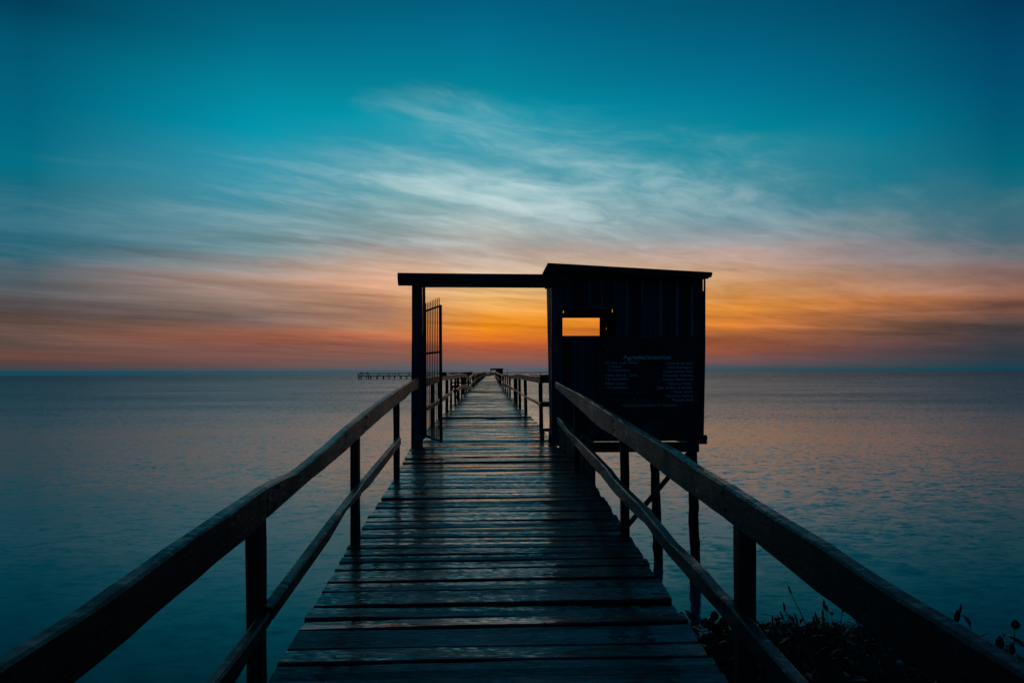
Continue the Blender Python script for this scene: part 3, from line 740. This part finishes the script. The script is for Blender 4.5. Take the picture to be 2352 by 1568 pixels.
# side walls
bl_f = L(1276, 700, 0.13)[0]; bl_b = L(1256.5, 700, VB)[0]
zlo = L(1300, 1003, VF)[1]; zhi = L(1300, 622, VF)[1]
def side(u0, u1, lean, k, zt0, nm='plank'):
    for i in range(k):
        a, c = i / k, (i + 1) / k - .004
        va, vc = VF + .065 + (VB - VF - .07) * a, VF + .065 + (VB - VF - .07) * c
        ua, uc = u0 + (u1 - u0) * a, u0 + (u1 - u0) * c; t = .02; o = U_(-.004, .004)
        MB().hexa([(ua+o, va, zlo), (ua+o+t, va, zlo), (uc+o+t, vc, zlo), (uc+o, vc, zlo), (ua+o-lean, va, zt0), (ua+o+t-lean, va, zt0), (uc+o+t-lean, vc, zt0), (uc+o-lean, vc, zt0)]).obj(nm, M_hut, hut)
side(bl_f + .01, bl_b + .03, .035, 5, zhi + .01)
ur = L(1612, 800, VF)[0]
side(ur - .05, ur - .05, -.02, 5, zhi - .10)
# roof: corrugated sheet, ridges across the slope, fascia and rafters
r0u, r0z = L(1257.5, 605.3, -.10); r1u, r1z = L(1637, 626.2, -.12)
mb = MB(); N = 56; rows = []
def roofz(u): return r0z + (r1z - r0z) * (u - r0u) / (r1u - r0u)
for i in range(N + 1):
    v = -.10 + 1.22 * i / N; dzc = .017 * math.cos(i * math.pi / 2 * 1.0)
    rows.append((v, dzc))
for v, d in rows:
    for k in range(5):
        u = r0u + (r1u - r0u) * k / 4 + (.0 if k else random.choice((0, .0)))
        mb.v.append((u, v, roofz(u) + d - .008 - .035 * (v + .1)))
for i in range(N):
    for k in range(4):
        a = i * 5 + k; mb.f.append((a, a + 1, a + 6, a + 5))
ro = mb.obj('roof', M_roof, hut)
so = ro.modifiers.new('thick', 'SOLIDIFY'); so.thickness = .006
quadbox(hut, 'fascia_board', M_beam, [(1284, 621.5), (1634, 636.8), (1637, 627.4), (1276.5, 605.2)], -.135, -.105)
quadbox(hut, 'fascia_board', M_beam, [(1268, 628), (1284, 628), (1284, 608), (1264, 607)], -.095, -.06, 'short board closing the roof corner')
quadbox(hut, 'rafter', M_beam, [(1290, 636), (1628, 639.5), (1628.5, 630), (1288, 614)], -.04, .0)
for i, v in enumerate((.35, .75, 1.02)):
    a = r0u + .08; c = r1u - .07
    MB().hexa([(a, v, roofz(a)-.13-.035*v), (c, v, roofz(c)-.13-.035*v), (c, v+.045, roofz(c)-.13-.035*v), (a, v+.045, roofz(a)-.13-.035*v),
               (a, v, roofz(a)-.05-.035*v), (c, v, roofz(c)-.05-.035*v), (c, v+.045, roofz(c)-.05-.035*v), (a, v+.045, roofz(a)-.05-.035*v)]).obj('rafter', M_beam, hut)
# closing board between wall heads and roof at the back
quadbox(hut, 'wall_board', M_hut, [(1262, 650), (1566, 665), (1566, 652), (1262, 632)], VB - .03, VB - .004)
# floor frame
zf = zlo
uL, uR = bl_f - .01, ur + .01
MB().box(uL, uR, VF + .03, VB, zf - .03, zf - .004).obj('floor', M_hut, hut)
quadbox(hut, 'floor_beam', M_beam, [(1288, 1012), (1545, 1012), (1545, 1003.5), (1288, 1003.5)], VF - .01, VF + .06)
poly_board(hut, 'floor_beam', M_beam, [(1545,1011),(1562,1014),(1606,1014),(1606,1003.5),(1545,1003.5)], VF - .008, VF + .06)
quadbox(hut, 'floor_beam', M_beam, [(1345, 1038.5), (1606, 1037.5), (1606, 1015.5), (1345, 1016.0)], VF - .02, VF + .06)
quadbox(hut, 'joist', M_beam, [(1604, 1019.5), (1624.5, 1019.5), (1623.5, 999), (1604, 999)], VF - .06, VF - .022)
quadbox(hut, 'joist', M_beam, [(1612, 1007), (1625, 1009), (1625, 1002), (1612, 1000)], VF - .10, VF - .062)
for v in (.45, .9):
    MB().box(uL, uR, v, v + .07, zf - .10, zf - .031).obj('joist', M_beam, hut)
wz = -G0.z      # water level in the frame
def stilt(x0, y0, x1, y1, v, r, ztop, nm='stilt', jag=None):
    a = L(x0, y0, v); c = L(x1, y1, v)
    k = (c[0] - a[0]) / (c[1] - a[1])
    pts = []; rr = []
    n = 26
    for i in range(n + 1):
        z = ztop + (wz - .5 - ztop) * i / n
        pts.append((a[0] + (z - a[1]) * k + U_(-.004, .004), v, z))
        wet_ = 1 if z < wz + .28 else 0
        rr.append(r * (U_(1.0, 1.28) if wet_ else U_(.96, 1.04)))
    return MB().tube(pts, rr, 9, .07).obj(nm, M_pile, hut)
stilt(1590, 1043, 1597, 1300, VF + .09, .064, zf - .03)
stilt(1503, 1043, 1512, 1290, VB + .12, .066, zf - .1)
stilt(1342, 1050, 1342, 1100, VF - .95, .062, zf + .5)
stilt(1330, 1050, 1330, 1100, VB, .055, zf - .1)
def brace(x0, y0, v0, x1, y1, v1, wdt):
    a = L(x0, y0, v0); c = L(x1, y1, v1)
    MB().bar((a[0], v0, a[1]), (c[0], v1, c[1]), .03, wdt).obj('brace', M_beam, hut)
brace(1582, 1040, .1, 1420, 1232, .1, .058)
brace(1352, 1062, .2, 1507, 1184, 1.0, .05)
# things on the sign wall
sb = empty('painted_sign', 'dark painted thank-you board lettered with lists of names on the hut front', 'sign', G0, YAW)
poly_board(sb, 'panel', M_banner, [(1372,962),(1608,958),(1612,776),(1370,776)], VF - .030, VF - .018)
VT = VF - .0315
def text(s, x, base, h, m, align='LEFT', xend=None, v=VT, bold=0.0, name='lettering', parent=sb, shear=0):
    cu = bpy.data.curves.new(name, 'FONT'); cu.body = s; cu.align_x = align
    u, z = L(x, base, v); size = h * YG / F / .70
    cu.size = size; cu.offset = bold; cu.shear = shear; cu.resolution_u = 3
    o = bpy.data.objects.new(name, cu); C.objects.link(o); o.parent = parent
    o.rotation_euler = (math.pi/2, 0, 0); o.location = (u, v, z)
    cu.materials.append(m)
    if xend is not None:
        bpy.context.view_layer.update()
        wd = o.dimensions.x; want = abs(L(xend, base, v)[0] - u)
        if wd > 0: o.scale.x = want / wd
    bpy.context.view_layer.update()
    me = bpy.data.meshes.new_from_object(o.evaluated_get(bpy.context.evaluated_depsgraph_get()))
    q = bpy.data.objects.new(name, me); C.objects.link(q); q.parent = parent
    q.rotation_euler = o.rotation_euler; q.location = o.location; q.scale = o.scale
    bpy.data.objects.remove(o)
    q.name = name
    return q
text('Agradecimentos:', 1431.7, 824.6, 9.6, M_white, 'LEFT', 1543, bold=.002)
text('Associação Pescadores', 1414, 806, 5.5, M_orange, 'LEFT', 1506)
text('Esportivos', 1540, 806, 5.5, M_orange, 'LEFT', 1591)
for s, x, y, xe, m in (('Prefeito:  José  Novas', 1390, 835.3, 1464, M_white), ('Produtora', 1397, 843.9, 1426, M_white), ('VR Construções', 1395, 852.5, 1447, M_white),
                       ('Carlos Ebarral - Coco', 1390, 863.8, 1463, M_white), ('( in memoriam)', 1391, 872.4, 1443, M_white), ('Zilmar Castro', 1390, 882.9, 1437.5, M_white),
                       ('( in memoriam)', 1391, 892.2, 1443, M_white), ('Construtora Municipal Baldino', 1386, 904, 1473, M_faint), ('Governo Popular  Municipal', 1386, 919, 1486, M_faint)):
    text(s, x, y, 5.2, m, 'LEFT', xe, bold=.0006)
for s, x, y, m in (('Adriana da Silva', 1531, 836.7, M_white), ('Alice Rodrigues', 1532.5, 845.9, M_white), ('Cecilio Oxley Neto', 1523, 855.4, M_white), ('Fernando Caetano', 1523, 864.4, M_white),
                   ('Antonia Montanelli', 1521, 873.7, M_white), ('Glaucius Oxley', 1535, 883.3, M_white), ('João Arthur Assunção', 1509, 892.6, M_white), ('Victor Giusti', 1545, 901.9, M_white),
                   ('Hamilton Santos', 1530, 911.4, M_white), ('Rinaldo Galli', 1543.5, 920.6, M_white)):
    text(s, x, y, 5.4, m, 'LEFT', 1591.8, bold=.0006)
text('Pintores: Sergio Almeida / Nilmar da Rosa', 1430, 932.5, 4.3, M_white, 'LEFT', 1554, bold=.0006)
# tree emblem
mb = MB()
def flat(pts, v):
    n = len(mb.v)
    for x, y in pts:
        u, z = L(x, y, v); mb.v.append((u, v, z))
    mb.f.append(tuple(range(n, n + len(pts))))
flat([(1389.5,811.5),(1396.5,811.5),(1394.5,806),(1394.5,798),(1392,798),(1391.5,806)], VT)
flat([(1381.5,794),(1384,788.5),(1389,787.5),(1393,791),(1397,787.5),(1402,789),(1403,794),(1399.5,797),(1396,795),(1393,799),(1389.5,795.5),(1385,798)], VT - .0006)
mb.obj('emblem', M_orange, sb)
# black spray tag crossing the heading
sp = MB()
def stroke(pts, wd=.012):
    P = [L(x, y, VT - .003) for x, y in pts]
    for (a, az_), (c, cz) in zip(P[:-1], P[1:]):
        d = Vector((c - a, cz - az_)); 
        if d.length < 1e-5: continue
        nrm = Vector((-d.y, d.x)).normalized() * wd / 2; e = d.normalized() * wd * .3
        n = len(sp.v)
        for q in ((a - e.x - nrm.x, az_ - e.y - nrm.y), (c + e.x - nrm.x, cz + e.y - nrm.y), (c + e.x + nrm.x, cz + e.y + nrm.y), (a - e.x + nrm.x, az_ - e.y + nrm.y)):
            sp.v.append((q[0], VT - .003 - len(sp.f) * 1e-5, q[1]))
        sp.f.append((n, n+1, n+2, n+3))
stroke([(1400,818),(1407,792),(1418,812)]); stroke([(1402,808),(1414,806)])
stroke([(1424,792),(1424,812),(1434,811)]); stroke([(1450,796),(1440,795),(1440,812),(1450,811)]); stroke([(1440,803),(1448,803)])
stroke([(1456,813),(1458,792),(1468,808),(1478,790),(1480,812)]); stroke([(1488,790),(1488,813)]); stroke([(1494,783),(1500,780),(1506,784)])
stroke([(1504,792),(1497,799),(1499,810),(1508,813),(1514,804),(1511,794),(1504,792)])
stroke([(1400,824),(1404,838),(1402,846)]); stroke([(1420,826),(1424,840)])
sp.obj('graffiti', M_spray, sb)
# little stub of timber on the deck
a = at(1240.5, 1009, 9.0); c = at(1249.5, 984, 9.0)
st_y = 8.9
tag(MB().box(a.x, c.x, st_y, st_y + .06, dz(st_y) - .01, c.z, .002).obj('wooden_stub', M_beam), 'short reddish timber stub standing on the deck beside the hut post', 'stub')

# ------------------------------------------------------------------ side landing on the left
sl = empty('side_landing', 'small fenced landing stage on piles off the left of the pier beyond the gate', 'landing stage')
Y0, Y1 = 44.0, 48.5; X0 = at(1037, 885, Y0).x; X1 = xl(46) - .1; zt = at(1040, 884.5, Y0).z
for i in range(9):
    a = X0 + (X1 - X0) * i / 9
    MB().box(a, a + (X1 - X0) / 9 - .015, Y0, Y1, zt - .05, zt, .004).obj('plank', M_deck, sl)
MB().box(X0 - .02, X1, Y0 - .05, Y0, zt - .17, zt - .02).obj('beam', M_post, sl)
MB().box(X0 - .02, X1, Y1, Y1 + .05, zt - .17, zt - .02).obj('beam', M_post, sl)
zr = at(1040, 856.6, Y0).z
for x in (X0, X0 + .38, X0 + .75, X0 + 1.1):
    for yy in (Y0, Y1):
        MB().bar((x, yy, -.5), (x + U_(-.03, .03), yy, zr - .02), .07, .07).obj('post', M_post, sl)
MB().hexa([(X0-.05,Y0-.08,zr-.12),(X1+.05,Y0-.08,zr-.02),(X1+.05,Y0-.04,zr-.02),(X0-.05,Y0-.04,zr-.12),(X0-.05,Y0-.08,zr),(X1+.05,Y0-.08,zr+.08),(X1+.05,Y0-.04,zr+.08),(X0-.05,Y0-.04,zr)]).obj('top_rail', M_post, sl)
MB().box(X0, X1, Y0 - .07, Y0 - .04, zt + .12, zt + .2).obj('lower_rail', M_post, sl)
MB().box(X0, X1, Y1 + .04, Y1 + .07, zr - .13, zr - .02).obj('top_rail', M_post, sl)
MB().bar((X0, Y0 + .06, zt - .1), (X0 + .8, Y0 + .06, .1), .04, .07).obj('brace', M_post, sl)
MB().bar((X0 - .02, Y0, zr - .1), (X0 - .02, Y1, zr - .1), .04, .10).obj('top_rail', M_post, sl)

# ------------------------------------------------------------------ cross pier at the far end, hut and people on it
cp = empty('cross_pier', 'long low pier crossing the horizon behind the end of the walkway', 'pier')
YP = 350.0
xa = at(822, 862, YP).x; xb = at(1300, 860, YP).x; xb2 = xb + 22
zd = at(860, 862.2, YP).z; zr1 = at(860, 856.8, YP).z; zr2 = at(860, 859.3, YP).z
hmid = at(1140, 860, YP).x
segs = 30
for i in range(segs):
    a = xa + (xb2 - xa) * i / segs; c = xa + (xb2 - xa) * (i + 1) / segs
    MB().box(a, c - .02, YP, YP + 2.2, zd - .45, zd).obj('deck_section', M_far, cp)
    for yy in (YP + .05, YP + 2.1):
        for zz_, hgt in ((zr1, .24), (zr2, .18)):
            MB().bar((a, yy, zz_ + U_(-.02, .02)), (c, yy, zz_ + U_(-.02, .02)), .08, hgt).obj('handrail', M_far, cp)
n = 0
x = xa
while x < xb2:
    for yy in (YP + .05, YP + 2.1):
        MB().bar((x, yy, zd), (x, yy, zr1), .17, .17).obj('post', M_far, cp)
    x += 5.2
for cx in (205,230,278,305,440,545,590,610,790,830,1025,1055,1195,1230,1390,1415,1605,1635,1795,1825):
    px = 808.9 + cx * .06878
    p = at(px, 866, YP)
    MB().bar((p.x, YP + (.3 if cx % 2 else 1.8), -.6), (p.x + U_(-.15, .15), YP + (.3 if cx % 2 else 1.8), zd - .2), .34, .34).obj('pile', M_far, cp)
x = at(947, 866, YP).x
while x < xb2:
    for o_ in (0, 1.4):
        MB().bar((x + o_, YP + (.3 if o_ else 1.8), -.6), (x + o_ + U_(-.2, .2), YP + (.3 if o_ else 1.8), zd - .2), .34, .34).obj('pile', M_far, cp)
    x += 5.8
MB().box(at(839.5, 865, YP).x, at(851, 865, YP).x, YP - .2, YP + .1, zd * .55, zd * .55 + .14).obj('lower_brace', M_far, cp)
MB().box(at(839.5, 865, YP).x, at(851, 865, YP).x, YP - .2, YP + .1, zd * .2, zd * .2 + .12).obj('lower_brace', M_far, cp)

fh = empty('far_shelter', 'tiny flat-roofed shelter at the far end of the pier on the horizon', 'shelter')
YH = 347.0
def pbox(name, x0, x1, y0, y1, d0, d1, m=M_far, parent=fh):
    a = at(x0, y1, d0); c = at(x1, y0, d0)
    return MB().box(a.x, c.x, d0, d1, a.z, c.z).obj(name, m, parent)
pbox('wall', 1139, 1155, 847, 859.8, YH, YH + 3)
pbox('wall', 1128.5, 1139, 846.9, 850.0, YH, YH + .2)
pbox('post', 1126.6, 1128.6, 847, 859.8, YH, YH + .3)
pbox('sill_board', 1128.6, 1139, 855, 859.8, YH, YH + .2)
a = at(1125.7, 846.9, YH); c = at(1158.3, 846.0, YH)
MB().hexa([(a.x,YH-.6,a.z-.05),(c.x,YH-.6,c.z-.2),(c.x,YH+3.4,c.z-.2),(a.x,YH+3.4,a.z-.05),(a.x,YH-.6,a.z+.2),(c.x,YH-.6,c.z+.12),(c.x,YH+3.4,c.z+.12),(a.x,YH+3.4,a.z+.2)]).obj('roof', M_far, fh)
pbox('sign_pole', 1165.4, 1166.2, 848, 861, YH, YH + .15)

def person(x, ybase, hgt, label, lean=0, m=M_cloth, face=1):
    """standing figure grown from a joint skeleton"""
    p = at(x, ybase, YP + 1.2); s = hgt / 1.75
    J = {'pelvis':(0,0,.95,.13),'chest':(0,.02+lean,1.30,.155),'neck':(0,.03+lean,1.50,.06),'head':(0,.05+lean,1.64,.10),'crown':(0,.05+lean,1.73,.075),
         'shL':(-.19,.02+lean,1.40,.07),'elL':(-.24,.10+lean,1.14,.05),'haL':(-.16,.34+lean,1.10,.04),
         'shR':(.19,.02+lean,1.40,.07),'elR':(.25,.06+lean,1.13,.05),'haR':(.20,.30+lean,1.08,.04),
         'hiL':(-.10,0,.88,.095),'knL':(-.12,.03,.48,.065),'anL':(-.13,0,.09,.045),'toL':(-.14,.15,.04,.04),
         'hiR':(.10,0,.88,.095),'knR':(.12,.02,.48,.065),'anR':(.14,-.02,.09,.045),'toR':(.15,.13,.04,.04)}
    E = [('pelvis','chest'),('chest','neck'),('neck','head'),('head','crown'),('chest','shL'),('shL','elL'),('elL','haL'),('chest','shR'),('shR','elR'),('elR','haR'),
         ('pelvis','hiL'),('hiL','knL'),('knL','anL'),('anL','toL'),('pelvis','hiR'),('hiR','knR'),('knR','anR'),('anR','toR')]
    ks = list(J); me = bpy.data.meshes.new('person')
    me.from_pydata([Vector(J[k][:3]) * s for k in ks], [(ks.index(a), ks.index(b_)) for a, b_ in E], [])
    o = link('person', me, m); o.location = (p.x, YP + 1.2, zd); o.rotation_euler = (0, 0, face)
    sk = o.modifiers.new('skin', 'SKIN')
    for i, k in enumerate(ks):
        d = me.skin_vertices[0].data[i]; d.radius = (J[k][3] * s, J[k][3] * s * .9); d.use_root = (k == 'pelvis')
    o.modifiers.new('sub', 'SUBSURF').render_levels = 1
    return tag(o, label, 'person', 'people at the end of the far pier')
person(828.2, 861, 2.0, 'leftmost of the people standing at the far pier end, in dark clothes', 0.02, face=.3)
person(832.3, 861, 2.1, 'second of the people on the far pier, standing close to the first', 0, face=-.2)
person(843.0, 861, 2.1, 'person in dark red standing apart at the far pier rail', .05, M_cloth2, face=.1)

# bird
bp = at(1808, 794, 180)
mb = MB()
mb.tube([(-.02,-.25,0),(0,-.12,.0),(0,.1,.01),(0,.24,.03)], [.015,.06,.06,.02], 8)
bird = link('bird', mb.mesh('bird', M_bird, True)); bird.location = bp; bird.rotation_euler = (0, .1, .5)
tag(bird, 'small dark bird gliding low over the water right of the hut', 'bird')
for s in (-1, 1):
    q = MB(); q.v = [(0,.10,.02),(s*.22,.14,.09),(s*.46,.0,.03),(s*.22,.0,.08),(0,-.06,.02),(0,.10,.0),(s*.22,.14,.07),(s*.45,.0,.015),(s*.22,.0,.06),(0,-.06,0)]
    q.f = [(0,1,3,4),(1,2,3),(5,9,8,6),(6,8,7),(0,5,6,1),(1,6,7,2),(2,7,8,3),(3,8,9,4)]
    q.obj('wing', M_bird, bird)

# ------------------------------------------------------------------ water plants by the shore
def leaf(mb, base, d, up, L_, W_, curl=.4):
    """pointed leaf blade of a few faces, folded along the midrib"""
    d = d.normalized(); r = d.cross(up).normalized(); u = r.cross(d)
    pts = []
    for t, wf in ((0, .12), (.3, .9), (.6, 1.0), (.85, .55), (1, .04)):
        c = base + d * (L_ * t) - u * (curl * L_ * t * t) 
        pts.append((c - r * W_ * wf / 2 + u * W_ * .12 * wf, c, c + r * W_ * wf / 2 + u * W_ * .12 * wf))
    n = len(mb.v)
    for a, b_, c in pts: mb.v += [tuple(a), tuple(b_), tuple(c)]
    for i in range(4):
        for k in range(2):
            q = n + i*3 + k; mb.f.append((q, q+1, q+4, q+3))
def arc(p, d, L_, bend, n=5):
    pts = [Vector(p)]; d = d.normalized()
    for i in range(n):
        pts.append(pts[-1] + d * L_ / n); d = (d + Vector((0, 0, -bend / n))).normalized()
    return pts, d
heap = MB(); hl = MB()
CXh, CYh = at(1930, 1500, 5.9).x, 5.8
def hgt(x, y):
    e = ((x - CXh) / 1.9) ** 2 + ((y - CYh) / 1.15) ** 2
    return max(0, 1 - e) ** .7 * .42
mound = MB(); GN = 34
for i in range(GN + 1):
    for j in range(GN + 1):
        x = CXh + (i / GN - .5) * 4.0; y = CYh + (j / GN - .5) * 2.5
        z = hgt(x, y) * .75 - .04 + (mnoise.noise(Vector((x*5, y*5, 3))) * .05 if hgt(x, y) > 0 else -.05)
        mound.v.append((x, y, z))
for i in range(GN):
    for j in range(GN):
        a = i*(GN+1) + j; mound.f.append((a, a+1, a+GN+2, a+GN+1))
hp = mound.obj('floating_plants', M_mud); tag(hp, 'dark heap of dead water plants floating below the right railing', 'plants', kind='stuff')
for i in range(3600):
    a_ = U_(0, 6.28); r_ = math.sqrt(R())
    x = CXh + math.cos(a_) * r_ * 1.88; y = CYh + math.sin(a_) * r_ * 1.12
    z = hgt(x, y) * .72
    d = Vector((U_(-1, 1), U_(-1, 1), U_(.0, .9)))
    L_ = U_(.08, .24)
    pts, dd = arc((x, y, z), d, L_, U_(.6, 2.4), 4)
    heap.tube(pts, [.004, .004, .0035, .003, .002], 3)
    if R() < .6: leaf(hl, pts[-1], dd, Vector((U_(-.4,.4), U_(-.4,.4), 1)), U_(.06, .13), U_(.03, .065), U_(.2, 1))
so_ = heap.obj('stems', M_stem, hp); so_['kind'] = 'stuff'
lo_ = hl.obj('leaves', M_leaf, hp); lo_['kind'] = 'stuff'
def plant(px, py, yy, label, n, hgt_, m=M_leaf, lw=.06, ll=.1, spread=.5):
    base = at(px, py, yy); root = empty('water_plant', label, 'plant', (base.x, base.y, 0), group='single leafy plants standing above the heap')
    st = MB(); lf = MB()
    for i in range(n):
        d = Vector((U_(-spread, spread), U_(-spread*.6, spread*.6), 1))
        h_ = (base.z + hgt_ * U_(.5, 1))
        pts, dd = arc((U_(-.05, .05), U_(-.05, .05), -.05), d, h_, U_(.1, .7), 6)
        st.tube(pts, [.006]*4 + [.005, .004, .003], 4)
        leaf(lf, pts[-1], (dd + Vector((0,0,U_(-.2,.9)))), Vector((U_(-1,1), -1, .3)), ll * U_(.7, 1.2), lw * U_(.7, 1.2), U_(-.3, .6))
    st.obj('stem', M_stem, root, True); lf.obj('leaves', m, root)
plant(1625, 1500, 6.4, 'broad-leaved water plant next to the hut stilt, at the left of the heap', 11, .36, M_leaf, .085, .13)
plant(1655, 1520, 6.0, 'taller leafy stem between the hut stilt and the first railing post', 7, .42, M_leaf, .08, .12, .28)
plant(1900, 1480, 5.8, 'tuft of bent reeds at the top of the plant heap', 16, .50, M_leaf, .02, .10, .55)
plant(1790, 1500, 5.9, 'thin bent reeds just right of the near railing post', 10, .40, M_leaf, .02, .09, .6)
plant(2165, 1440, 4.9, 'pair of upright leaves showing just above the right handrail', 3, .16, M_leaf, .04, .10, .15)
plant(2312, 1500, 4.6, 'dark leafy plant at the lower right corner outside the railing', 8, .18, M_leaf, .06, .10, .3)
